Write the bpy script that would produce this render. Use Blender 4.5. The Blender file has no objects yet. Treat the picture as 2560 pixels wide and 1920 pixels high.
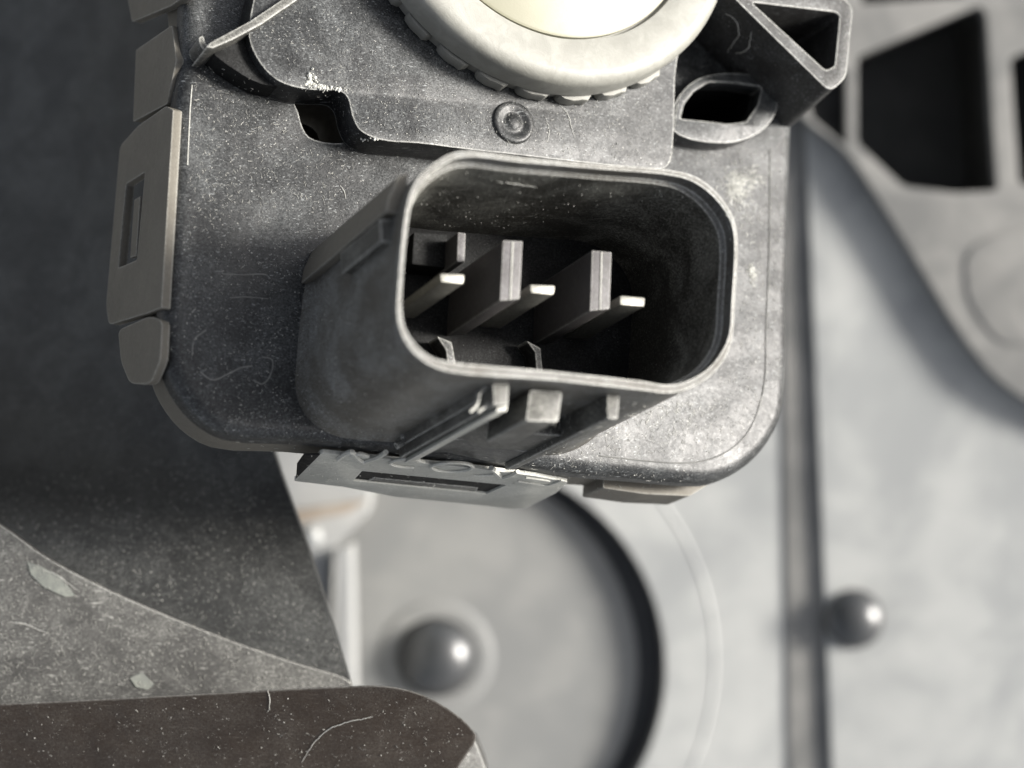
import bpy, bmesh, math, random
from mathutils import Vector, Matrix
from mathutils.geometry import tessellate_polygon
random.seed(7)
R = math.radians
S = 7.5e-5                     # one working unit (about a picture pixel at the part) = 0.075 mm
F = 2200.0                     # camera distance / focal length in the same unit
sc = bpy.context.scene
col = sc.collection

# ---------------------------------------------------------------- camera
cd = bpy.data.cameras.new('camera'); cam = bpy.data.objects.new('camera', cd); col.objects.link(cam)
cam.location = (0, 0, F*S)
cd.sensor_width = 36.0; cd.lens = 36.0*F/1024.0
cd.clip_start = 0.005; cd.clip_end = 50
cd.dof.use_dof = True; cd.dof.focus_distance = (F-10)*S; cd.dof.aperture_fstop = 25.0
sc.camera = cam
# ---------------------------------------------------------------- sky + sun
SUN_EL, SUN_AZ = 25.0, 11.0      # azimuth: degrees from +x towards +y
w = bpy.data.worlds.new('World'); sc.world = w; w.use_nodes = True
nt = w.node_tree; bg = nt.nodes['Background']
sky = nt.nodes.new('ShaderNodeTexSky'); sky.sky_type = 'NISHITA'; sky.sun_disc = False
sky.sun_elevation = R(SUN_EL); sky.sun_rotation = R(90-SUN_AZ); sky.air_density = 0.7; sky.dust_density = 3.0
hv = nt.nodes.new('ShaderNodeHueSaturation'); hv.inputs['Saturation'].default_value = 0.32      # a grey overcast sky
nt.links.new(sky.outputs[0], hv.inputs['Color']); nt.links.new(hv.outputs[0], bg.inputs[0]); bg.inputs[1].default_value = 0.115
sd = bpy.data.lights.new('sun', 'SUN'); sd.energy = 4.2; sd.angle = R(14); sd.color = (1.0, 0.955, 0.89)
sun = bpy.data.objects.new('sun', sd); col.objects.link(sun)
sv = Vector((math.cos(R(SUN_EL))*math.cos(R(SUN_AZ)), math.cos(R(SUN_EL))*math.sin(R(SUN_AZ)), math.sin(R(SUN_EL))))
sun.rotation_euler = sv.to_track_quat('Z', 'Y').to_euler(); sun.location = sv*0.5
sc.view_settings.view_transform = 'Standard'; sc.view_settings.look = 'None'
sc.view_settings.gamma = 1.0; sc.view_settings.exposure = 0.9

# ---------------------------------------------------------------- geometry helpers
CAM = Vector((0, 0, F))
def ray(p): return Vector((p[0]-512.0, 384.0-p[1], -F))
def on(p, o, n):                # point of the plane (o, n) seen at picture position p
    d = ray(p); return CAM + d*((o-CAM).dot(n)/d.dot(n))
def atz(p, z): return on(p, Vector((0, 0, z)), Vector((0, 0, 1)))
N = Vector((1040, 597, F)).normalized()          # the way the actuator's face looks
O0 = on((450, 300), Vector((0, 0, 0)), Vector((0, 0, 1)))
def U(p, h=0.0): return on(p, O0+N*h, N)
def frame(n):
    a = Vector((0, 1, 0)) if abs(n.y) < .9 else Vector((1, 0, 0))
    u = a.cross(n).normalized(); return u, n.cross(u)
def crs(pts, k=5, closed=True):                  # centripetal spline through picture points
    P = [Vector((*p, 0)) if len(p) == 2 else Vector(p) for p in pts]; n = len(P); out = []
    rng = range(n) if closed else range(n-1)
    for i in rng:
        if closed: a, b, c, d = P[i-1], P[i], P[(i+1) % n], P[(i+2) % n]
        else:
            b, c = P[i], P[i+1]; a = P[i-1] if i else b*2-c; d = P[i+2] if i+2 < n else c*2-b
        t0 = 0; t1 = t0+max((b-a).length, 1e-6)**.5; t2 = t1+max((c-b).length, 1e-6)**.5; t3 = t2+max((d-c).length, 1e-6)**.5
        for j in range(k):
            t = t1+(t2-t1)*j/k
            A1 = a*((t1-t)/(t1-t0))+b*((t-t0)/(t1-t0)); A2 = b*((t2-t)/(t2-t1))+c*((t-t1)/(t2-t1)); A3 = c*((t3-t)/(t3-t2))+d*((t-t2)/(t3-t2))
            B1 = A1*((t2-t)/(t2-t0))+A2*((t-t0)/(t2-t0)); B2 = A2*((t3-t)/(t3-t1))+A3*((t-t1)/(t3-t1))
            v = B1*((t2-t)/(t2-t1))+B2*((t-t1)/(t2-t1)); out.append((v.x, v.y) if len(pts[0]) == 2 else v)
    if not closed: out.append(pts[-1])
    return out
def rnd(pts, r, k=4):                            # polygon with rounded corners; r one number or one per corner
    out = []; n = len(pts)
    for i in range(n):
        b = Vector((*pts[i], 0)); a = Vector((*pts[i-1], 0)); c = Vector((*pts[(i+1) % n], 0))
        q = r[i] if isinstance(r, (list, tuple)) else r
        q = min(q, (a-b).length*.45, (c-b).length*.45)
        p0 = b+(a-b).normalized()*q; p1 = b+(c-b).normalized()*q
        if q < .05: out.append((b.x, b.y)); continue
        for j in range(k+1):
            t = j/k; v = p0*(1-t)**2+b*(2*t*(1-t))+p1*t*t; out.append((v.x, v.y))
    return out

def finish(bm, name, mat, parent=None, bevel=0, segs=2, smooth=40, base=None):
    bmesh.ops.remove_doubles(bm, verts=bm.verts, dist=1e-3)
    bmesh.ops.recalc_face_normals(bm, faces=bm.faces)
    if bevel:
        ed = [e for e in bm.edges if len(e.link_faces) == 2 and e.calc_face_angle(0) > R(38)]
        bmesh.ops.bevel(bm, geom=ed, offset=bevel, segments=segs, profile=.6, affect='EDGES', clamp_overlap=True)
    me = bpy.data.meshes.new(name)
    b = parent.location.copy() if parent is not None and base is None else (base or Vector((0, 0, 0)))
    if parent is not None and parent.parent is not None: b = parent.parent.location.copy()
    for v in bm.verts: v.co = v.co*S - b
    bm.to_mesh(me); bm.free()
    me.polygons.foreach_set('use_smooth', [True]*len(me.polygons)); me.set_sharp_from_angle(angle=R(smooth))
    o = bpy.data.objects.new(name, me); me.materials.append(mat); col.objects.link(o)
    if parent is not None: o.parent = parent
    elif base is not None: o.location = base
    return o
def thing(name, label, cat, loc, group=None):
    o = bpy.data.objects.new(name, None); col.objects.link(o); o.location = loc*S; o.empty_display_size = .005
    o['label'] = label; o['category'] = cat
    if group: o['group'] = group
    return o
def tag(o, label=None, cat=None, group=None, kind=None):
    for k, v in (('label', label), ('category', cat), ('group', group), ('kind', kind)):
        if v: o[k] = v
    return o
def add_prism(bm, top, vec, holes=()):           # top loop (3D), straight extrusion by vec, through holes
    n = vec.normalized(); u, v = frame(n)
    loops = [top]+list(holes)
    flat = [[Vector((p.dot(u), p.dot(v), 0)) for p in l] for l in loops]
    allp = [p for l in loops for p in l]
    tv = [bm.verts.new(p) for p in allp]; bv = [bm.verts.new(p+vec) for p in allp]
    for t in tessellate_polygon(flat):
        try: bm.faces.new([tv[i] for i in t]); bm.faces.new([bv[i] for i in reversed(t)])
        except ValueError: pass
    k = 0
    for l in loops:
        m = len(l)
        for i in range(m):
            a, b = k+i, k+(i+1) % m
            try: bm.faces.new((tv[a], tv[b], bv[b], bv[a]))
            except ValueError: pass
        k += m
def add_loft(bm, rings, cap0=True, cap1=True):
    vs = [[bm.verts.new(p) for p in r] for r in rings]
    m = len(rings[0])
    for a, b in zip(vs, vs[1:]):
        for i in range(m): bm.faces.new((a[i], a[(i+1) % m], b[(i+1) % m], b[i]))
    if cap0: bm.faces.new(vs[0])
    if cap1: bm.faces.new(vs[-1])
def add_tube(bm, pts, r, k=6, taper=False):
    P = [Vector(p) for p in pts]; rings = []
    for i, p in enumerate(P):
        t = (P[min(i+1, len(P)-1)]-P[max(i-1, 0)]).normalized(); u, v = frame(t)
        q = r*(1-.6*abs(2*i/(len(P)-1)-1)) if taper else r
        rings.append([p+(u*math.cos(a)+v*math.sin(a))*q for a in [2*math.pi*j/k for j in range(k)]])
    add_loft(bm, rings)
def add_revolve(bm, c, n, prof, k=48, a0=0.0, cap=True):   # profile: (radius, height) pairs
    u, v = frame(n)
    add_loft(bm, [[c+(u*math.cos(a0+2*math.pi*j/k)+v*math.sin(a0+2*math.pi*j/k))*r+n*h for j in range(k)] for r, h in prof], cap, cap)
def proj(P): return (512+F*P.x/(F-P.z), 384-F*P.y/(F-P.z))
def add_shell(bm, loop, r, depth, holes=(), seg=6):   # plate with a wide rounded rim; loop lies at the foot of the rim
    n = len(loop); c = sum(loop, Vector())/n; nr = []
    for i in range(n):
        t = (loop[(i+1) % n]-loop[i-1]).normalized(); m = N.cross(t)
        if m.dot(c-loop[i]) < 0: m = -m
        nr.append(m)
    for _ in range(6): nr = [(nr[i-1]+nr[i]*2+nr[(i+1) % n]).normalized() for i in range(n)]
    rings = [[p-N*depth for p in loop]]
    for k in range(seg+1):
        a = math.pi/2*k/seg; rings.append([p+m*(r*(1-math.cos(a)))+N*(r*math.sin(a)) for p, m in zip(loop, nr)])
    vs = [[bm.verts.new(p) for p in q] for q in rings]
    for a, b in zip(vs, vs[1:]):
        for i in range(n): bm.faces.new((a[i], a[(i+1) % n], b[(i+1) % n], b[i]))
    u, v = frame(N); top = rings[-1]; loops = [top]+[list(h) for h in holes]
    hv = [[bm.verts.new(p) for p in h] for h in holes]; lv = [[bm.verts.new(p-N*(depth+r)) for p in h] for h in holes]
    al = list(vs[-1])+[x for h in hv for x in h]
    for t in tessellate_polygon([[Vector((p.dot(u), p.dot(v), 0)) for p in l] for l in loops]):
        try: bm.faces.new([al[i] for i in t])
        except ValueError: pass
    for a, b in zip(hv, lv):
        for i in range(len(a)): bm.faces.new((a[i], a[(i+1) % len(a)], b[(i+1) % len(a)], b[i]))
def prism(name, px, h1, h0, mat, parent, bevel=0, holes=(), **kw):  # along the actuator's axis
    bm = bmesh.new(); add_prism(bm, [U(p, h1) for p in px], N*(h0-h1), [[U(p, h1) for p in l] for l in holes])
    return finish(bm, name, mat, parent, bevel, **kw)

# ---------------------------------------------------------------- materials
class G:
    def __init__(s, name):
        s.m = bpy.data.materials.new(name); s.m.use_nodes = True; s.t = s.m.node_tree; s.b = s.t.nodes['Principled BSDF']
        tc = s.t.nodes.new('ShaderNodeTexCoord'); sp = s.t.nodes.new('ShaderNodeVectorMath'); sp.operation = 'SCALE'; sp.inputs['Scale'].default_value = 1/S
        s.L(tc.outputs['Object'], sp.inputs[0]); s.co = sp.outputs[0]
    def L(s, a, b): s.t.links.new(a, b)
    def noise(s, scale, detail=3, rough=.6, dist=0, vec=None, st=None):
        n = s.t.nodes.new('ShaderNodeTexNoise'); n.inputs['Scale'].default_value = scale; n.inputs['Detail'].default_value = detail
        n.inputs['Roughness'].default_value = rough; n.inputs['Distortion'].default_value = dist
        c = vec or s.co
        if st:
            mp = s.t.nodes.new('ShaderNodeMapping'); mp.inputs['Rotation'].default_value = st[0]; mp.inputs['Scale'].default_value = st[1]; s.L(c, mp.inputs[0]); c = mp.outputs[0]
        s.L(c, n.inputs['Vector']); return n.outputs['Fac']
    def vor(s, scale, rand=1):
        n = s.t.nodes.new('ShaderNodeTexVoronoi'); n.inputs['Scale'].default_value = scale; n.inputs['Randomness'].default_value = rand
        s.L(s.co, n.inputs['Vector']); return n.outputs['Distance']
    def rng(s, v, a, b, c=0., d=1.):
        n = s.t.nodes.new('ShaderNodeMapRange'); n.interpolation_type = 'SMOOTHSTEP'
        for i, x in zip((1, 2, 3, 4), (a, b, c, d)): n.inputs[i].default_value = x
        s.L(v, n.inputs[0]); return n.outputs[0]
    def m2(s, op, a, b):
        n = s.t.nodes.new('ShaderNodeMath'); n.operation = op; n.use_clamp = op != 'POWER'
        for i, x in enumerate((a, b)):
            if isinstance(x, (int, float)): n.inputs[i].default_value = x
            else: s.L(x, n.inputs[i])
        return n.outputs[0]
    def mix(s, f, a, b):
        n = s.t.nodes.new('ShaderNodeMix'); n.data_type = 'RGBA'
        if isinstance(f, (int, float)): n.inputs[0].default_value = f
        else: s.L(f, n.inputs[0])
        for i, x in ((6, a), (7, b)):
            if isinstance(x, tuple): n.inputs[i].default_value = (*x, 1)
            else: s.L(x, n.inputs[i])
        return n.outputs[2]
    def bump(s, hs, dist=1.0, strength=.5):
        n = s.t.nodes.new('ShaderNodeBump'); n.inputs['Distance'].default_value = dist*S; n.inputs['Strength'].default_value = strength
        s.L(hs, n.inputs['Height']); s.L(n.outputs[0], s.b.inputs['Normal'])
    def edge(s, r):              # how far the corner of a moulding turns: rubbed edges, with gloss highlights painted in
        bv = s.t.nodes.new('ShaderNodeBevel'); bv.samples = 4; bv.inputs['Radius'].default_value = r*S
        ge = s.t.nodes.new('ShaderNodeNewGeometry'); d = s.t.nodes.new('ShaderNodeVectorMath'); d.operation = 'DOT_PRODUCT'
        s.L(bv.outputs[0], d.inputs[0]); s.L(ge.outputs['Normal'], d.inputs[1])
        return s.rng(d.outputs['Value'], .992, .84)
    def up(s, a, b):
        ge = s.t.nodes.new('ShaderNodeNewGeometry'); x = s.t.nodes.new('ShaderNodeSeparateXYZ'); s.L(ge.outputs['Normal'], x.inputs[0])
        return s.rng(x.outputs[2], a, b)
def plastic(name, base=(.011, .0115, .012), dustc=(.30, .315, .315), dust=.55, rough=.5, speck=1., edge=.5, scratch=.5, spec=.5, lo=.2, ua=.2, ub=.9):
    g = G(name)
    big = g.noise(.013, 4, .6, .8); mid = g.noise(.09, 5, .7, 1.2); fine = g.noise(.65, 3, .7)
    d = g.m2('MULTIPLY', g.rng(big, .40, .68, lo, 1.), g.rng(mid, .30, .74, .5, 1.))
    d = g.m2('MULTIPLY', d, g.rng(fine, .38, .66, .25, 1.0))
    gr = g.rng(g.noise(.42, 2, .65), .50, .62, .0, .42)
    d = g.m2('MULTIPLY', g.m2('ADD', d, g.m2('MULTIPLY', gr, g.rng(big, .3, .6, .25, 1))), g.up(ua, ub))
    d = g.m2('MULTIPLY', d, dust)
    c = g.mix(d, base, dustc)
    if scratch:
        s1 = g.noise(.6, 2, .5, .2, st=((0, 0, .7), (.08, 1.2, 1))); s2 = g.noise(.55, 2, .5, .3, st=((0, .2, -.5), (.09, 1.3, 1)))
        sc_ = g.m2('MULTIPLY', g.m2('MAXIMUM', g.rng(s1, .64, .74), g.rng(s2, .64, .74)), g.rng(g.noise(.03, 2), .40, .60, .15, scratch))
        c = g.mix(sc_, c, tuple(min(1, x*1.6) for x in dustc))
    if speck:
        sp = g.m2('MULTIPLY', g.rng(g.vor(.20), .13, .07), g.rng(g.noise(.13, 2), .52, .58))
        sp2 = g.m2('MULTIPLY', g.rng(g.vor(.45), .16, .08), g.rng(g.noise(.07, 3), .5, .62))
        c = g.mix(g.m2('MULTIPLY', g.m2('ADD', sp, sp2), speck*.8), c, (.55, .54, .50))
    if edge:
        e = g.m2('MULTIPLY', g.edge(3.6), g.rng(g.noise(.25, 4, .7), .3, .6, .25, 1)); c = g.mix(g.m2('MULTIPLY', e, edge), c, (.62, .62, .58))
    g.L(c, g.b.inputs['Base Color'])
    g.L(g.rng(g.m2('ADD', g.m2('MULTIPLY', mid, .5), g.m2('MULTIPLY', fine, .5)), .35, .65, rough-.06, rough+.12), g.b.inputs['Roughness']); g.L(g.rng(g.m2('ADD', g.m2('MULTIPLY', fine, .6), g.m2('MULTIPLY', g.noise(.2, 4, .75, .5), .4)), .38, .62, spec*.45, spec*.95), g.b.inputs['Specular IOR Level'])
    wave = g.noise(.02, 1, .4); hgt = g.t.nodes.new('ShaderNodeMath'); hgt.operation = 'MULTIPLY_ADD'; g.L(wave, hgt.inputs[0]); hgt.inputs[1].default_value = 7.0
    g.L(g.m2('ADD', g.m2('MULTIPLY', fine, .35), g.m2('MULTIPLY', mid, .6)), hgt.inputs[2]); g.bump(hgt.outputs[0], .65, .6)
    return g.m
M = {}
M['body'] = plastic('dusty_black_plastic', dust=.27, rough=.37, edge=.8, speck=1.2, ua=-.3, ub=.7)
M['cover'] = plastic('dusty_cover_plastic', dust=.31, rough=.38, speck=1.2, edge=.7)
M['shroud'] = plastic('shroud_plastic', base=(.066, .060, .049), dust=.6, rough=.42, speck=1.5, edge=1., scratch=.3, ua=-.6, ub=.3)
M['lining'] = plastic('socket_lining_plastic', base=(.030, .028, .023), dustc=(.42, .42, .37), dust=.7, rough=.45, speck=1.3, edge=.5, scratch=.4, ua=-.6, ub=.2, lo=.12)  # real dust, made paler for the sun that never reaches inside the socket
M['rail'] = plastic('rail_plastic', base=(.035, .034, .031), dustc=(.30, .30, .27), dust=.6, rough=.45, edge=.9, ua=-.5, ub=.4)
M['fin'] = plastic('grey_fin_plastic', base=(.075, .071, .070), dustc=(.32, .31, .33), dust=.5, rough=.5, speck=.2, edge=.5, scratch=0)
M['side'] = plastic('brownish_side_plastic', base=(.13, .12, .10), dustc=(.20, .185, .15), dust=.5, rough=.6, speck=.1, edge=.4, scratch=0, ua=-.6, ub=.3)
M['clip'] = plastic('dusty_clip_plastic', base=(.31, .31, .28), dustc=(.55, .55, .50), dust=.8, rough=.5, speck=.5, edge=.8, scratch=.6, ua=-.6, ub=.3)  # dust film; base also lightened for light missing on the downward face
M['letter'] = plastic('rubbed_letter_plastic', base=(.30, .30, .27), dustc=(.48, .48, .44), dust=.8, rough=.5, speck=0, edge=.8, scratch=0, ua=-.6, ub=.3)
M['house'] = plastic('housing_plastic', base=(.015, .0155, .0155), dustc=(.22, .225, .215), dust=.42, rough=.42, speck=1.0, edge=0, scratch=.25, lo=.4)
M['flange'] = plastic('flange_plastic', base=(.045, .044, .042), dustc=(.30, .30, .28), dust=.55, rough=.42, speck=1.2, edge=.8, scratch=.8)
M['bar'] = plastic('bar_plastic', base=(.026, .019, .014), dustc=(.12, .11, .095), dust=.3, rough=.38, speck=1.1, edge=.3, scratch=.2)
M['tube'] = plastic('tube_plastic', base=(.022, .021, .020), dust=.4, rough=.45, edge=1., speck=.8)
M['dark'] = plastic('recess_shade_black', base=(.008, .008, .008), dust=.10, rough=.6, spec=.2, speck=.2, edge=0, scratch=0)  # near-black that puts shade into floors, holes and gaps
def simple(name, c1, c2, rough, metal=0, sc_=.03, bump=.3, spec=.5, fine=.5):
    g = G(name); a = g.noise(sc_, 5, .6, .5); f = g.noise(fine, 3, .7)
    g.L(g.mix(g.m2('MULTIPLY', g.rng(a, .35, .68), g.rng(f, .2, .8, .6, 1.)), c1, c2), g.b.inputs['Base Color'])
    g.b.inputs['Roughness'].default_value = rough; g.b.inputs['Metallic'].default_value = metal; g.b.inputs['Specular IOR Level'].default_value = spec
    g.bump(g.m2('ADD', g.m2('MULTIPLY', f, .3), a), 1.2, bump); return g.m
M['ring'] = simple('ivory_nylon', (.24, .238, .212), (.30, .298, .268), .5, sc_=.05, bump=.5)
M['tooth'] = simple('ivory_tooth_nylon', (.225, .223, .20), (.275, .273, .247), .6, sc_=.05)
M['disc'] = simple('cream_nylon', (.235, .228, .162), (.27, .262, .19), .45, sc_=.02, bump=.25)
M['pin'] = simple('tinned_brass', (.26, .255, .225), (.40, .395, .355), .5, .6, .3)
M['panel'] = simple('pale_grey_paint', (.28, .288, .285), (.41, .415, .40), .5, 0, .006, fine=.02)
M['panel2'] = simple('grey_paint', (.19, .193, .188), (.25, .25, .238), .55, 0, .008, fine=.02)
M['pocket'] = simple('pocket_shade_grey', (.05, .051, .048), (.085, .085, .08), .6, 0, .01, fine=.02)  # darker than the frame: shade of the pockets put into the colour
M['collar'] = simple('collar_grey', (.27, .275, .27), (.33, .33, .32), .55, 0, .008, fine=.02)
M['bolt'] = simple('dark_glossy_bolt', (.05, .053, .055), (.07, .07, .07), .33, .3, .02, .1, .8)
M['lattice'] = simple('lattice_plastic', (.16, .16, .153), (.25, .245, .23), .55, 0, .01, fine=.02)
M['lint'] = simple('pale_lint', (.34, .34, .31), (.56, .55, .51), .8, 0, .2)
M['powder'] = simple('white_powder', (.5, .5, .46), (.7, .7, .66), .8, 0, .2)
M['tan'] = simple('tan_film', (.27, .22, .17), (.33, .29, .24), .6, 0, .02)
M['mark'] = simple('moulded_mark_grey', (.11, .11, .105), (.20, .20, .19), .5)
M['flake'] = simple('grey_flake', (.16, .17, .155), (.24, .25, .22), .6, 0, .1)

# ================================================================ background
ZB = -1300.0
def zprism(name, px, z1, z0, mat, parent, bevel=0, holes=(), **kw):
    bm = bmesh.new(); add_prism(bm, [atz(p, z1) for p in px], Vector((0, 0, z0-z1)), [[atz(p, z1) for p in l] for l in holes])
    return finish(bm, name, mat, parent, bevel, **kw)
def circ(cx, cy, r, k=64): return [(cx+r*math.cos(2*math.pi*i/k), cy-r*math.sin(2*math.pi*i/k)) for i in range(k)]
bm = bmesh.new(); add_prism(bm, [Vector((x, y, -1800)) for x, y in ((-40000, -40000), (40000, -40000), (40000, 40000), (-40000, 40000))], Vector((0, 0, -100)))
g_ = finish(bm, 'ground', M['lattice'], base=Vector((0, 0, 0))); tag(g_, kind='structure')

def cen(l, k):
    cx = sum(p[0] for p in l)/len(l); cy = sum(p[1] for p in l)/len(l); return [(cx+(x-cx)*k, cy+(y-cy)*k) for x, y in l]
pk = [rnd([(857, 56), (980, 5), (987, 14), (998, 191), (956, 193), (904, 187), (879, 164), (857, 143)], 6),
      rnd([(1010, 58), (1100, 20), (1100, 200), (1019, 184)], 6), rnd([(840, 70), (847, 70), (847, 147), (812, 118), (800, 60)], 3),
      rnd([(856, -40), (965, -60), (963, -3), (862, 4)], 4)]
def below(l, z0, z1, k):
    return [(512+F*p.x/(F-z1), 384-F*p.y/(F-z1)) for p in (atz(q, z0) for q in cen(l, k))]
pdeep = [pk[0], pk[1], pk[3]]
panel = thing('metal_panel', 'pale grey blurred metal panel with a round recess behind the black housing', 'panel', atz((600, 600), ZB-80))
zprism('plate', [(-300, -500), (1400, -500), (1400, 1300), (-300, 1300)], ZB, ZB-40, M['panel'], panel, 0, holes=[circ(455, 668, 211)]+[below(l, ZB+30, ZB, 1.02) for l in pdeep])
zprism('recess_floor', circ(455, 668, 240), ZB-95, ZB-130, M['bolt'], panel)  # dark floor colour stands in for the shadow filling the groove
zprism('raised_disc', circ(431, 667, 207, 96), ZB-43, ZB-93, M['panel2'], panel, 6, segs=3)
bm = bmesh.new(); c = atz((455, 668), ZB-1); rr = 211*(F-ZB)/F
add_revolve(bm, c, Vector((0, 0, 1)), [(rr+6, 0), (rr, 0), (rr-4, -100), (rr+8, -100)], 96, 0.0, False)
finish(bm, 'recess_wall', M['lattice'], panel)
zprism('raised_panel', rnd([(811, -400), (1400, -400), (1400, 1300), (846, 1300), (832, 768), (806, 130)], 0), ZB+20, ZB+2, M['panel'], panel, 5, segs=3, holes=[below(l, ZB+30, ZB+20, 1.04) for l in pdeep])
zprism('step_shade_strip', [(779, -400), (813, -400), (815, 130), (840, 768), (858, 1300), (808, 1300), (789, 768), (779, 130)], ZB+5, ZB+1, M['lattice'], panel, 2)  # flat grey strip in place of shade along the raised panel's step
bm = bmesh.new()
add_tube(bm, [atz((455+260*math.cos(a), 660-260*math.sin(a)), ZB-3) for a in [R(d) for d in range(-40, 60, 3)]], 5, 8)
finish(bm, 'raised_ring', M['panel'], panel)
def bolt(cx, cy, r, z, ring):
    c = atz((cx, cy), z); q = (F-z)/F; bm = bmesh.new()
    add_revolve(bm, c, Vector((0, 0, 1)), [(r*q*math.cos(t), r*q*math.sin(t)*.7) for t in [R(d) for d in (0, 12, 24, 36, 48, 60, 70, 80, 88)]], 40)
    o = finish(bm, 'domed_bolt', M['bolt'], panel, smooth=60)
    if ring:
        bm = bmesh.new(); add_revolve(bm, c, Vector((0, 0, 1)), [(r*q*1.02, 0), (r*q*1.02, 3), (r*q*1.25, 4), (r*q*1.45, 2), (r*q*1.5, 0)], 40)
        finish(bm, 'bolt_collar', M['panel2'], panel, smooth=60)
bolt(436, 657, 39, ZB-43, True); bolt(854, 619, 30, ZB+20, False)
zprism('upright_rib', rnd([(336, 552), (350, 546), (354, 720), (342, 720)], 3), ZB+175, ZB+60, M['collar'], panel, 6)
zprism('slanted_rib', rnd([(290, 512), (368, 500), (350, 512), (296, 524)], 3), ZB+175, ZB+100, M['tan'], panel, 4)
zprism('back_block', rnd([(240, 400), (372, 470), (366, 515), (330, 552), (318, 800), (240, 800)], 8), ZB+150, ZB+2, M['collar'], panel, 10)
bm = bmesh.new(); add_revolve(bm, atz((312, 536), ZB+150), Vector((0, 0, 1)), [(16, 0), (14, 12), (8, 18), (1, 20)], 20); finish(bm, 'small_nub', M['panel'], panel)

lat = thing('ribbed_frame', 'dark grey ribbed plastic frame with deep pockets darkened for shade, out of focus at upper right', 'frame', atz((930, 100), ZB))
lo = crs([(770, -200), (785, 60), (800, 112), (845, 150), (880, 200), (920, 265), (960, 330), (1000, 380), (1060, 415), (1200, 440), (1300, 100), (1200, -200)], 4)
zprism('rib_grid', lo, ZB+62, ZB+23, M['lattice'], lat, 9, holes=pk, segs=3)
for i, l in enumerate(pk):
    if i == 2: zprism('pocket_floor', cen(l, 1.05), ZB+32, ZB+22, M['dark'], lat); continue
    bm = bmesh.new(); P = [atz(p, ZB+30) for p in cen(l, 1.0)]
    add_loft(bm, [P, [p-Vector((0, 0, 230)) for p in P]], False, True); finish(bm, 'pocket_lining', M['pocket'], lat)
zprism('raised_patch', rnd([(965, 250), (1005, 232), (1100, 225), (1100, 345), (1000, 345), (968, 300)], 18), ZB+66, ZB+52, M['lattice'], lat, 6)
kn = thing('pale_knob', 'pale round knob blurred behind the top left rib of the housing', 'knob', atz((268, -20), -500))
bm = bmesh.new(); add_revolve(bm, atz((268, -24), -500), Vector((0, 0, 1)), [(44, -60), (44, 0), (38, 10), (20, 14), (1, 15)], 32); finish(bm, 'knob_head', M['panel'], kn, smooth=60)
bm = bmesh.new(); add_revolve(bm, atz((268, -24), -500), Vector((0, 0, 1)), [(20, -700), (20, -60)], 24); finish(bm, 'knob_stem', M['panel2'], kn, smooth=60)

# ================================================================ lamp housing, lower left
hs = thing('lamp_housing', 'big dusty black housing wall filling the lower left under the actuator', 'housing', atz((100, 500), -600))
def grid(name, rows, mat, parent, k=8, thick=24):   # rows of (px, py, z) control points, solid sheet
    A = [crs([(p[0], p[1], p[2]) for p in r], k, False) for r in rows]
    A = [[Vector(p) for p in r] for r in A]
    T = [[Vector(q) for q in crs([tuple(A[i][j]) for i in range(len(A))], k, False)] for j in range(len(A[0]))]
    P = [[atz((q.x, q.y), q.z) for q in r] for r in T]
    bm = bmesh.new(); m, n = len(P), len(P[0])
    vs = [[bm.verts.new(p) for p in r] for r in P]; ws = [[bm.verts.new(p-Vector((0, 0, thick))) for p in r] for r in P]
    for i in range(m-1):
        for j in range(n-1):
            bm.faces.new((vs[i][j], vs[i+1][j], vs[i+1][j+1], vs[i][j+1])); bm.faces.new((ws[i][j+1], ws[i+1][j+1], ws[i+1][j], ws[i][j]))
    for i in range(m-1):
        for j in (0, n-1): bm.faces.new((vs[i][j], vs[i+1][j], ws[i+1][j], ws[i][j]))
    for j in range(n-1):
        for i in (0, m-1): bm.faces.new((vs[i][j], vs[i][j+1], ws[i][j+1], ws[i][j]))
    return finish(bm, name, mat, parent, smooth=30)
grid('wall', [[(-260, -120, -900), (60, -120, -680), (210, -120, -430)],
              [(-260, 120, -850), (60, 120, -620), (215, 120, -400)],
              [(-260, 330, -700), (80, 330, -480), (240, 330, -340)],
              [(-260, 440, -480), (90, 450, -350), (276, 458, -290)],
              [(-260, 520, -240), (60, 540, -215), (312, 560, -230)],
              [(-260, 640, -190), (120, 650, -185), (352, 690, -190)]], M['house'], hs)
# flange: a flat tongue standing nearer the lens
fl = crs([(-260, 420), (-100, 468), (0, 524), (45, 556), (95, 583), (150, 608), (230, 640), (300, 664), (345, 678), (356, 688)], 4, False)+[(357, 700), (-260, 722)]
FN = Vector((.12, .10, 1)).normalized(); FO = atz((150, 660), -150)
bm = bmesh.new(); add_prism(bm, [on(p, FO, FN) for p in fl], FN*-46); finish(bm, 'flange', M['flange'], hs, 3)
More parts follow.
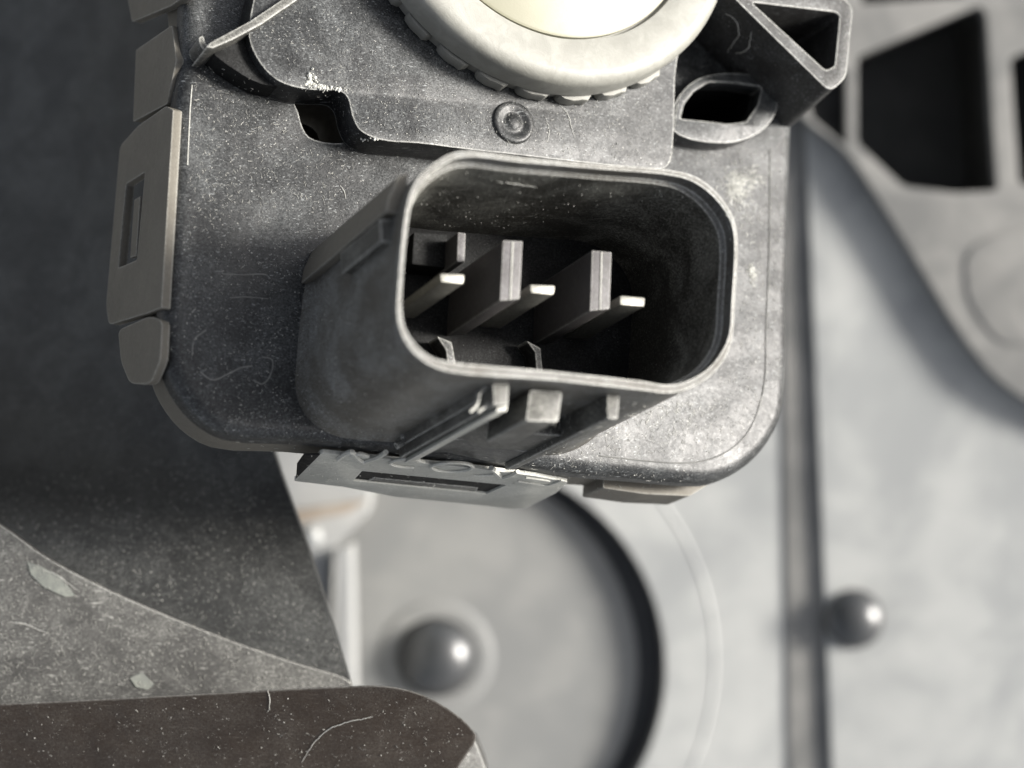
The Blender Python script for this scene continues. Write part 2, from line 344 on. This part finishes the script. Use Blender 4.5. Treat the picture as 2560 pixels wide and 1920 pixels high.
# bar: rounded arm along the bottom edge
BN = Vector((-.02, -.55, 1)).normalized(); BO = atz((200, 700), -62)
br = crs([(-260, 712), (0, 703), (180, 694), (330, 686), (385, 685), (418, 692), (446, 706), (466, 721), (478, 735)], 4, False)+[(474, 745), (462, 762), (440, 800), (400, 900), (-260, 900)]
bm = bmesh.new(); add_prism(bm, [on(p, BO, BN) for p in br], Vector((-12, -22, -70))); finish(bm, 'arm', M['bar'], hs, 5)
bm = bmesh.new(); add_prism(bm, [on(p, atz((460, 760), -170), Vector((.3, 0, 1)).normalized()) for p in [(440, 720), (476, 742), (486, 768), (500, 840), (420, 840)]], Vector((0, 0, -60))); finish(bm, 'arm_foot', M['flange'], hs, 3)
for pts in ([(27, 562), (40, 566), (58, 575), (70, 588), (75, 596), (66, 597), (45, 588), (31, 575)], [(130, 678), (142, 672), (154, 684), (148, 690), (136, 687)]):
    bm = bmesh.new(); add_prism(bm, [on(p, FO+FN*1.2, FN) for p in pts], FN*-1.0); o = finish(bm, 'peeling_film', M['flake'], hs)

# ================================================================ the actuator
act = thing('actuator', 'dusty black plastic actuator box with an open rounded connector socket and pins', 'actuator', U((450, 300), -120))
plate = [(186, -90), (181, 0), (179, 49), (174, 98), (171, 146), (168, 195), (164, 257), (161, 298), (160, 338), (163, 366), (173, 391), (194, 418), (226, 437), (300, 442), (360, 448), (420, 455), (480, 461), (530, 468), (570, 474), (640, 480), (690, 484), (712, 483), (738, 471), (759, 452), (776, 423), (782, 381), (783, 300), (786, 200), (789, 100), (792, -60), (788, -90)]
plate = crs(plate, 3)
hole1 = crs([(294, 100), (298, 112), (302, 126), (309, 137), (330, 143), (347, 141), (352, 121), (349, 101), (334, 91), (312, 92)], 3)
dh = rnd([(680, 119), (684, 104), (694, 91), (709, 82), (737, 83), (762, 87), (758, 105), (746, 122), (727, 124), (701, 121)], 2.5, 2)
bm = bmesh.new(); add_shell(bm, [U(p, -15) for p in plate], 15, 12, [[U(p) for p in l] for l in (hole1, dh)]); finish(bm, 'body_shell', M['body'], act, smooth=50)
def shrink(l, k, dx=0, dy=0):
    cx = sum(p[0] for p in l)/len(l); cy = sum(p[1] for p in l)/len(l); return [(cx+(x-cx)*k+dx, cy+(y-cy)*k+dy) for x, y in l]
prism('lower_body', shrink(plate, .985, 3, -3), -26, -95, M['side'], act, 2, holes=[[proj(U(p)-N*26) for p in l] for l in (hole1, dh)])
# thin raised seam just inside the edge
bm = bmesh.new(); sm = [(770, 150), (769, 250), (766, 330), (764, 385), (752, 425), (735, 446), (710, 459), (680, 463), (600, 456)]
add_tube(bm, [U(p, .2) for p in crs(sm, 6, False)], .8, 5); finish(bm, 'mould_seam', M['mark'], act); bm = bmesh.new(); add_tube(bm, [U(p, .1) for p in ((192, 85), (190, 110), (187.5, 165))], .6, 5)
finish(bm, 'raised_scratch', M['letter'], act)
# shallow moulded marks on the plate, left of the socket
bm = bmesh.new()
for l in ([(222, 274), (240, 275), (266, 275), (270, 279)], [(230, 298), (245, 297), (268, 299)], [(200, 372), (212, 380), (228, 374), (240, 368), (252, 366)], [(253, 380), (262, 384), (270, 376), (272, 360), (262, 357)], [(192, 355), (194, 340), (206, 330)]):
    add_tube(bm, [U(p, -.2) for p in crs(l, 5, False)], .9, 5)
finish(bm, 'moulded_mark', M['mark'], act)

# raised cover plate with the stepped edge
cov = crs([(249, 30), (250, 41), (255, 54), (265, 69), (279, 81), (300, 88), (320, 90), (340, 91), (348, 98), (352, 114), (359, 129), (372, 137), (388, 141), (418, 143), (458, 148), (520, 155), (597, 164), (655, 170), (668, 165), (672, 150), (674, 120), (677, 60), (690, 30), (735, -40), (700, -90), (300, -90), (262, -30)], 3)
HC = 42
prism('cover_plate', cov, HC, 1, M['cover'], act, 2.5)
# boss with dimple
bm = bmesh.new(); add_revolve(bm, U((513, 123), HC), N, [(23, -1), (22.3, 2.2), (20, 3.2), (16, 2.8), (13, .8), (9, .6), (7, 2.6), (3, 3.4), (.5, 3.4)], 32); finish(bm, 'dimpled_boss', M['cover'], act, smooth=55)
# D-shaped boss
db = crs([(673, 129), (674, 106), (683, 91), (700, 78), (730, 73), (763, 79), (777, 100), (774, 116), (760, 132), (735, 142), (706, 142), (684, 137)], 3)
prism('oval_boss', db, 24, 0.5, M['body'], act, 2.5, holes=[dh])
bm = bmesh.new(); add_loft(bm, [[U(p, 20)+N*0 for p in shrink(dh, 1.0)], [U(p, 20)-N*205 for p in shrink(dh, 1.0)]], False, True); finish(bm, 'hole_shade_sleeve', M['dark'], act)  # added dark sleeve, so the hole reads as black shade
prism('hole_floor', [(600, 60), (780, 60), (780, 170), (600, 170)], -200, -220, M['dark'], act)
prism('hole_floor', [(220, 90), (350, 90), (350, 210), (220, 210)], -140, -160, M['dark'], act)  # both hole floors coloured dark for the shade inside
# triangular tube
to = rnd([(722, -14), (830, 92), (846, 78), (853, 6), (838, -6)], [6, 9, 8, 14, 10], 5); ti = rnd([(751, 2), (826, 71), (835, 66), (840, 16), (836, 12)], [5, 6, 3, 5, 3], 5)
HT = 105
To = [U(p, HT) for p in to]; Ti = [U(p, HT) for p in ti]
Tb = [U((x-43, y+38), 0) for x, y in to]; Tib = [p-N*190 for p in Ti]
bm = bmesh.new(); add_loft(bm, [Tb, To, Ti, Tib], False, True); finish(bm, 'triangular_tube', M['tube'], act, 1.6)
# slanted rib with bright top edge, upper left
prism('slanted_rib', [(206, 47), (211, 42), (250, 21), (290, -6), (360, -58), (374, -58), (303, -4), (262, 24), (232, 40), (213, 48)], 52, 1, M['rail'], act, 1.5)
prism('corner_lug', crs([(199, 38), (203, 36), (206, 44), (214, 47), (212, 52), (203, 49)], 3), 34, 0, M['rail'], act, 1)
prism('arch_shade', crs([(212, 50), (232, 43), (250, 30), (253, 50), (266, 72), (285, 86), (262, 84), (235, 70)], 3), 30, 1, M['dark'], act, 2)  # dark piece placed for the arch-shaped shadow under the slanted rib

# connector shroud
so = [(460, 151), (434, 163), (417, 179), (408, 200), (402, 240), (398, 290), (397, 312), (401, 333), (411, 350), (428, 364), (450, 372), (548, 380), (640, 390), (672, 393), (695, 386), (715, 372), (728, 353), (733, 335), (735, 301), (738, 243), (735, 222), (724, 201), (705, 182), (682, 172), (600, 164), (520, 157)]
si = [(462, 157), (438, 168), (421, 184), (412, 203), (406, 240), (402, 290), (401.5, 308), (405, 328), (415, 344), (431, 357), (450, 362), (548, 371), (640, 381), (670, 385), (690, 380), (710, 367), (723, 350), (729.5, 333), (731.8, 301), (734.5, 243), (731.5, 224), (720, 204), (702, 187), (680, 177), (600, 169), (520, 162)]
HR = 250
so, si = crs(so, 4), crs(si, 4)
So = [U(p, HR) for p in so]; Si = [U(p, HR) for p in si]
cc = sum(So, Vector())/len(So)
def ring(L, h, k=1.0): return [cc+(p-cc)*k+N*(h-HR) for p in L]
rings = [ring(So, 0.5, 1.035), ring(So, 14, 1.012), ring(So, 40, 1.006), ring(So, HR-14, 1.0), ring(So, HR-12, 1.004), ring(So, HR-2, 1.003), ring(So, HR, .998),
         ring(Si, HR, 1.0), ring(Si, HR-2, .997), ring(Si, HR-15, .996), ring(Si, HR-18, .968), ring(Si, HR-24, .968)]
bm = bmesh.new(); add_loft(bm, rings, False, False); sh = finish(bm, 'connector_shroud', M['shroud'], act, smooth=35)
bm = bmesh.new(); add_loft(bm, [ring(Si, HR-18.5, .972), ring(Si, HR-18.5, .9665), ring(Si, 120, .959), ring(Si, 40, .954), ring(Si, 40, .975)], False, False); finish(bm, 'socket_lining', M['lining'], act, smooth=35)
bm = bmesh.new(); add_loft(bm, [ring(Si, 58.4, .957), ring(Si, 20, .957)]); finish(bm, 'socket_floor', M['dark'], act)  # shade at the bottom of the socket is put into this dark colour
# dividing fins and terminal pins
def fin(px, h1, h0, mat, name, groove=True):
    o = prism(name, px, h1, h0, mat, act, 2.6 if name == 'terminal_pin' else 1.6)
    return o
fin([(503, 240), (523, 241), (520, 299), (500, 301)], 185, 58.5, M['fin'], 'dividing_fin')
fin([(592, 250), (612, 252), (610, 309), (590, 311)], 185, 58.5, M['fin'], 'dividing_fin')
for a, b in (((512.6, 242), (510, 300)), ((601.5, 252), (600, 310))):
    bm = bmesh.new(); add_tube(bm, [U(a, 185.4), U(b, 185.4)], .9, 5); finish(bm, 'parting_line', M['clip'], act)
fin([(458, 232), (466, 233), (465, 262), (457, 262)], 120, 58.5, M['fin'], 'short_fin')
fin([(414, 232), (448, 234), (446, 268), (412, 264)], 90, 58.5, M['dark'], 'corner_block')
for q in ([(440, 273), (465, 274), (464, 284), (441, 282)], [(530, 284), (556, 285), (554, 295), (531, 293)], [(620, 295), (646, 297), (645, 307), (620, 305)]):
    fin(q, 180, 58.5, M['pin'], 'terminal_pin')
for q in ([(437, 336), (452, 342), (456, 363), (449, 370), (446, 350)], [(526, 340), (541, 348), (543, 372), (537, 376), (535, 352)]):
    prism('floor_rib', q, 82, 58.5, M['tube'], act, 1.5)
# rails on the left wall
prism('side_rail', [(409, 172), (398, 176), (388, 198), (386, 212), (404, 214)], 228, 1, M['side'], act, 2)
prism('side_lug', rnd([(380, 219), (404, 219), (403, 243), (381, 242)], 2), 220, 120, M['rail'], act, 1.2)
# latch group under the socket
prism('guide_rail', [(493, 384), (509, 384), (508, 405), (494, 405)], 226, 1, M['rail'], act, 1.2)
prism('guide_rail', [(607, 391), (620, 391), (618, 419), (608, 419)], 226, 1, M['rail'], act, 1.2)
prism('rail_skirt', [(499, 403), (508, 403), (507, 411), (496, 412)], 219, 1, M['clip'], act, 1)
prism('latch_block', rnd([(530, 390), (562, 392), (558, 422), (526, 421)], 3), 218, 130, M['rail'], act, 1.6)
prism('latch_shelf', [(482, 397), (600, 405), (596, 425), (560, 436), (516, 433), (480, 420)], 128, 60, M['rail'], act, 2)
prism('latch_base', [(440, 420), (560, 428), (556, 446), (524, 452), (470, 440), (430, 440)], 60, 1, M['body'], act, 3)
prism('web', [(476, 388), (494, 387), (492, 397), (478, 402)], 200, 1, M['rail'], act, 2)
bm = bmesh.new(); add_tube(bm, [U(p, 214) for p in crs([(506, 372), (498, 380), (487, 386), (480, 394), (477, 405), (470, 412)], 5, False)], 1.4, 6); add_tube(bm, [U(p, 214) for p in crs([(506, 376), (497, 392), (488, 404), (478, 412)], 5, False)], 1.3, 6)
finish(bm, 'hooked_lip', M['clip'], act)
# low ramp at the rail end
bm = bmesh.new(); add_tube(bm, [U(p, 22) for p in crs([(374, 424), (392, 425), (402, 432), (404, 441), (396, 446)], 4, False)], 3.5, 8); finish(bm, 'rail_foot', M['rail'], act)
for i, q in enumerate([(720, 232), (723, 240)]): pass

# ---- side walls: frames of the left and the bottom wall
def wall_frame(p, q, h):
    a, b = U(p, h), U(q, h); e = (b-a).normalized(); n = e.cross(N).normalized(); return a, n
WL, nL = wall_frame((176, 60), (161, 320), -10)
if nL.x > 0: nL = -nL
WB, nB = wall_frame((226, 437), (640, 480), -10)
if nB.y > 0: nB = -nB
def wprism(name, px, W, n, out, thick, mat, bevel=1, holes=()):
    o = W+n*out; bm = bmesh.new(); add_prism(bm, [on(p, o, n) for p in px], n*-thick, [[on(p, o, n) for p in l] for l in holes])
    return finish(bm, name, mat, act, bevel)
wprism('side_clip', rnd([(166, 106), (138, 126), (120, 146), (106, 306), (109, 325), (148, 313), (161, 308), (173, 110)], [2, 2, 5, 8, 4, 1, 1, 1]), WL, nL, 4, 9, M['side'], 1.2, holes=[rnd([(145, 172), (126, 184), (118, 268), (137, 260)], 2)])
wprism('side_clip', rnd([(126, -60), (128, 0), (132, 22), (171, 6), (184, -4), (186, -60)], 2), WL, nL, 4, 9, M['side'], 1.2)
wprism('side_step', rnd([(172, 25), (136, 50), (133, 122), (167, 104), (176, 60)], 2), WL, nL, 1.5, 8, M['side'], 1.2)
wprism('side_step', rnd([(150, 316), (118, 330), (121, 362), (130, 384), (150, 384), (160, 360), (162, 320)], 6), WL, nL, 2, 8, M['side'], 2)
wprism('clip_tongue', [(140, 196), (134, 200), (130, 258), (136, 256)], WL, nL, 1, 4, M['side'], .8)
wprism('bottom_clip', rnd([(321, 453), (294, 481), (344, 487), (396, 497), (468, 504), (513, 509), (526, 508), (556, 493), (568, 482), (535, 476), (480, 469), (400, 461)], [3, 1, 1, 1, 1, 2, 2, 2, 2, 1, 1, 1]), WB, nB, 3, 4, M['clip'], 1.2,
       holes=[rnd([(362, 471), (507, 485), (487, 494), (353, 481)], 1)])
wprism('slot_shade', [(358, 469), (512, 484), (490, 496), (348, 482)], WB, nB, .5, 1, M['dark'], 0)  # dark sheet added for the shade deep in the slot
wprism('clip_tongue', [(374, 478), (478, 488), (476, 492), (366, 482)], WB, nB, 1.4, 1.6, M['rail'], .4)
prism('bottom_clip', rnd([(604, 470), (603, 488), (645, 494), (690, 496), (716, 480), (700, 460)], 2), -52, -100, M['side'], act, 1.2)
wprism('clip_gap_shade', [(297, 465), (304, 455), (320, 455), (296, 479)], WB, nB, 3.6, 2, M['dark'], .3)  # dark wedge in place of the shaded gap behind the clip's end
# raised characters on the lip
oL = WB+nB*3.6
def stroke(bm, pts, r): add_tube(bm, [on(p, oL, nB) for p in crs(pts, 5, False)], r, 6)
bm = bmesh.new(); stroke(bm, [(338, 459), (345, 454), (352, 452), (356, 457), (363, 461), (372, 459), (380, 456), (386, 452)], 2.6); stroke(bm, [(350, 455), (360, 454), (368, 456)], 2.2); finish(bm, 'raised_letter', M['letter'], act)
bm = bmesh.new(); stroke(bm, [(424, 462), (416, 459.5), (405, 458.5), (396, 460), (390, 463), (398, 466), (414, 467)], 1.9); finish(bm, 'raised_letter', M['letter'], act)
bm = bmesh.new(); stroke(bm, [(452+21*math.cos(R(a)), 466.8+4.3*math.sin(R(a))) for a in range(0, 361, 30)], 2.0); finish(bm, 'raised_letter', M['letter'], act)
bm = bmesh.new(); stroke(bm, [(474, 475), (484, 475), (493, 474.5)], 1.5); stroke(bm, [(491, 468), (495, 471), (500, 476)], 2.8); stroke(bm, [(518, 471.5), (511, 475), (503, 477.5)], 2.4); finish(bm, 'raised_letter', M['letter'], act)
bm = bmesh.new(); stroke(bm, [(526, 477.5), (538, 479), (550, 481)], 1.1); stroke(bm, [(518, 481), (535, 483.5), (547, 485), (555, 483), (562, 480)], 1.2); finish(bm, 'raised_letter', M['letter'], act)

# ================================================================ the ivory cap
def circle3(px, h):
    P = [U(p, h) for p in px]; u, v = frame(N); c = sum(P, Vector())/len(P)
    q = [((p-c).dot(u), (p-c).dot(v)) for p in P]
    # least squares circle, normal equations
    A = [[0.0]*3 for _ in range(3)]; b = [0.0]*3
    for x, y in q:
        r = (2*x, 2*y, 1.0); t = x*x+y*y
        for i in range(3):
            b[i] += r[i]*t
            for j in range(3): A[i][j] += r[i]*r[j]
    m = Matrix(A); s = m.inverted() @ Vector(b)
    return c+u*s[0]+v*s[1], math.sqrt(s[2]+s[0]**2+s[1]**2)
HK = 96
cR, rR = circle3([(426, 0), (499, 60), (597, 81), (680, 54), (720, 0)], HK)
cI, rI = circle3([(481, 0), (524, 24), (580, 38), (646, 29), (694, 0)], HK-6)
cI = cR+N*0
rD = rR-47
cap = thing('toothed_cap', 'large round ivory plastic cap with a toothed edge at the top', 'cap', cR-N*(HK-HC))
bm = bmesh.new(); add_revolve(bm, cR-N*HK, N, [(rR+1, HC+19), (rR+1, HK-12), (rR-1, HK-5), (rR-6, HK), (rR-14, HK+1.5), (rD+8, HK-2), (rD, HK-4), (rD-2, HK-12), (10, HK-12)], 160)
capring = finish(bm, 'cap_ring', M['ring'], cap, smooth=50)
bm = bmesh.new(); add_revolve(bm, cR-N*HK, N, [(rD-4, HK-14), (rD-4, HK-7.5), (rD-7, HK-6), (6, HK-5)], 128); finish(bm, 'cap_disc', M['disc'], cap, smooth=50)
bm = bmesh.new(); add_revolve(bm, cR-N*HK, N, [(rR-4, HC+1), (rR-3, HC+17), (rR-4, HC+21), (10, HC+22)], 128); tr = finish(bm, 'toothed_ring', M['tooth'], cap, smooth=50)
u_, v_ = frame(N); nT = 28
for k in range(nT):
    a = 2*math.pi*(k+.35)/nT; rd = u_*math.cos(a)+v_*math.sin(a); tg = N.cross(rd)
    c = cR-N*HK+rd*(rR-9.5)
    wd = random.uniform(.92, 1.06); ht = random.uniform(.7, 1.1); prof = [(-19*wd, -2), (-18*wd, 6*ht), (-14, 9.5*ht), (-4, 12*ht), (6, 11*ht), (12*wd, 12*ht), (17*wd, 6*ht), (19*wd, -2)]
    bm = bmesh.new(); add_prism(bm, [c+tg*x+rd*(y+3)+N*(HC+16) for x, y in prof], N*-15.0); finish(bm, 'tooth', M['tooth'], tr, 2.2)

# ================================================================ lint, fibres and grit (laid on what is really there)
bpy.context.view_layer.update()
dg = bpy.context.evaluated_depsgraph_get()
def hit(p):
    d = ray(p).normalized(); ok, loc, nor, i, ob, mt = sc.ray_cast(dg, CAM*S, d)
    if not ok: return None
    if nor.dot(d) > 0: nor = -nor
    return loc/S, nor, ob
def root(o):
    while o.parent: o = o.parent
    return o
def inpoly(p, poly):
    x, y = p; c = False
    for i in range(len(poly)):
        (x1, y1), (x2, y2) = poly[i-1], poly[i]
        if (y1 > y) != (y2 > y) and x < (x2-x1)*(y-y1)/(y2-y1)+x1: c = not c
    return c
def fibre(bm, p, L, r, k=3):
    h = hit(p)
    if not h: return
    loc, n, ob = h
    if root(ob) not in (act, hs): return
    u, v = frame(n); a = random.uniform(0, 6.28); bend = random.uniform(-1.6, 1.6); q = loc+n*(r*1.2); pts = [q]
    for i in range(3):
        a += bend/3; q = q+(u*math.cos(a)+v*math.sin(a))*(L/3)+n*random.uniform(-.1, .5)*r; pts.append(q)
    add_tube(bm, pts, r*.75, k, True)
def crumb(bm, p, r):
    h = hit(p)
    if not h or root(h[2]) not in (act, hs): return
    loc, n, _ = h; u, v = frame(n); c = loc+n*r*.6
    vs = [bm.verts.new(c+d*r*random.uniform(.6, 1.2)) for d in (u, v, -u, -v, n, -n)]
    for i in range(4): bm.faces.new((vs[i], vs[(i+1) % 4], vs[4])); bm.faces.new((vs[(i+1) % 4], vs[i], vs[5]))
def scatter(bm, poly, nf, nc, L=(2, 6), r=(.22, .5)):
    nf = int(nf*2.2); nc = int(nc*1.5); L = (L[0]*.7, L[1]*.85); r = (r[0]*.8, r[1]*.85)
    xs = [p[0] for p in poly]; ys = [p[1] for p in poly]; done = 0
    while done < nf+nc:
        p = (random.uniform(min(xs), max(xs)), random.uniform(min(ys), max(ys)))
        if not inpoly(p, poly): continue
        if done < nf: fibre(bm, p, random.uniform(*L), random.uniform(*r))
        else: crumb(bm, p, random.choice([.35, .45, .6, .9]))
        done += 1
def gauss(bm, c, s, n, L, r):
    for _ in range(n): fibre(bm, (random.gauss(c[0], s[0]), random.gauss(c[1], s[1])), random.uniform(*L), random.uniform(*r))
bm = bmesh.new()
scatter(bm,  [(195, 60), (250, 75), (300, 140), (360, 160), (330, 210), (190, 230)], 170, 90)
scatter(bm,  [(190, 230), (330, 210), (300, 300), (310, 400), (400, 440), (240, 430), (170, 350)], 70, 90, (2, 5))
scatter(bm,  [(252, 25), (330, 0), (420, 80), (500, 95), (650, 90), (660, 165), (390, 140), (300, 88)], 260, 200, (1.5, 5), (.2, .42))
scatter(bm,  [(690, 145), (785, 150), (780, 380), (740, 440), (690, 460), (600, 450), (740, 370), (740, 220)], 260, 110, (2, 6), (.2, .42))
scatter(bm,  [(410, 200), (430, 165), (700, 190), (730, 230), (600, 215), (450, 235)], 60, 70, (1.5, 4), (.18, .35))
scatter(bm,  [(320, 290), (395, 330), (440, 380), (400, 420), (330, 400)], 40, 90, (1.5, 4), (.2, .4))
scatter(bm,  [(230, 438), (540, 460), (690, 480), (560, 500), (300, 482)], 80, 50, (2, 7), (.25, .5))
scatter(bm,  [(560, 400), (700, 400), (600, 470), (530, 465)], 90, 40, (2, 8), (.22, .45))
o = finish(bm, 'lint', M['lint'], base=Vector((0, 0, 0))); tag(o, 'pale lint and dust fibres scattered over the black actuator', 'lint', kind='stuff')
bm = bmesh.new()
gauss(bm, (736, 190), (6, 9), 190, (3, 9), (.3, .6)); gauss(bm, (748, 179), (9, 6), 120, (3, 9), (.3, .55)); gauss(bm, (752, 273), (2, 5), 60, (3, 7), (.4, .7)); gauss(bm, (742, 215), (10, 14), 60, (3, 7), (.25, .4))
gauss(bm, (665, 415), (20, 12), 60, (3, 8), (.22, .45))
o = finish(bm, 'fluff', M['powder'], base=Vector((0, 0, 0))); tag(o, 'tangled white fluff caught on the plate right of the socket', 'fluff', kind='stuff')
bm = bmesh.new()
scatter(bm,  [(0, 480), (240, 450), (350, 680), (150, 600), (0, 520)], 230, 260, (1.5, 4.5), (.25, .5))
scatter(bm,  [(0, 530), (150, 610), (350, 680), (380, 685), (0, 700)], 300, 220, (2, 8), (.22, .48))
scatter(bm,  [(0, 705), (380, 690), (470, 735), (450, 768), (0, 768)], 30, 60, (2, 6), (.25, .45))
o = finish(bm, 'grit', M['lint'], base=Vector((0, 0, 0))); tag(o, 'white grit and short fibres scattered over the lower left housing', 'grit', kind='stuff')
# white powder caught on the cover's edge
bm = bmesh.new()
for c, s, n in (((312, 78), (3, 3), 30), ((309, 85), (3.5, 1.5), 34), ((317, 86), (4, 1.2), 34), ((330, 89), (6, 1), 40), ((340, 90), (4, 1), 20), ((366, 139), (6, 1), 12)):
    for _ in range(n): crumb(bm, (random.gauss(c[0], s[0]), random.gauss(c[1], s[1])), random.choice([.5, .7, 1.0, 1.5, 2.1]))
o = finish(bm, 'powder', M['powder'], base=Vector((0, 0, 0))); tag(o, 'white powder caked along the stepped cover edge at upper left', 'powder', kind='stuff')
def hair(px, r, label, k=8):
    L = []
    for p in crs(px, k, False):
        h = hit((p[0]+random.gauss(0, .35), p[1]+random.gauss(0, .35)))
        if h: L.append(h[0]+h[1]*r*1.5)
    bm = bmesh.new(); add_tube(bm, L, r*.75, 5, True); o = finish(bm, 'fibre', M['powder'], base=L[0]*S)
    return tag(o, label, 'fibre', 'long fibres lying on the plastic')
for px, r, lb in (
    ([(725, 13), (733, 17), (738, 24), (739, 34), (733, 44), (728, 51)], .6, 'pale curled fibre just right of the ivory cap'),
    ([(752, 31), (750, 40), (749, 47), (742, 52), (735, 53)], .6, 'short hooked fibre on the face beside the triangular tube'),
    ([(680, 95), (676, 112), (674, 130)], .5, 'nearly straight pale fibre left of the oval hole'),
    ([(676, 138), (672, 148), (670, 160), (664, 168)], .5, 'pale fibre hanging over the cover edge above the socket'),
    ([(556, 102), (566, 112), (571, 126), (574, 138)], .45, 'faint curved fibre right of the dimpled boss'),
    ([(545, 117), (549, 132), (547, 142)], .4, 'tiny wavy fibre close beside the dimpled boss'),
    ([(42, 570), (55, 574), (68, 583), (80, 592)], .5, 'pale fibre along the ridge of the lower left housing'),
    ([(10, 622), (22, 623), (35, 628), (50, 634)], .5, 'wavy fibre near the left edge on the flange'),
    ([(302, 762), (312, 745), (326, 731), (345, 722), (365, 718), (373, 716)], .6, 'long curved fibre across the dark arm at bottom'),
    ([(268, 689), (270, 700), (268, 712)], .5, 'short upright fibre at the top of the dark arm'),
    ([(340, 186), (344, 192), (346, 199)], .5, 'short pale fibre on the plate left of the socket'),
    ([(497, 181), (515, 183), (537, 187)], .5, 'straight pale fibre inside the top of the socket')):
    hair(px, r, lb)
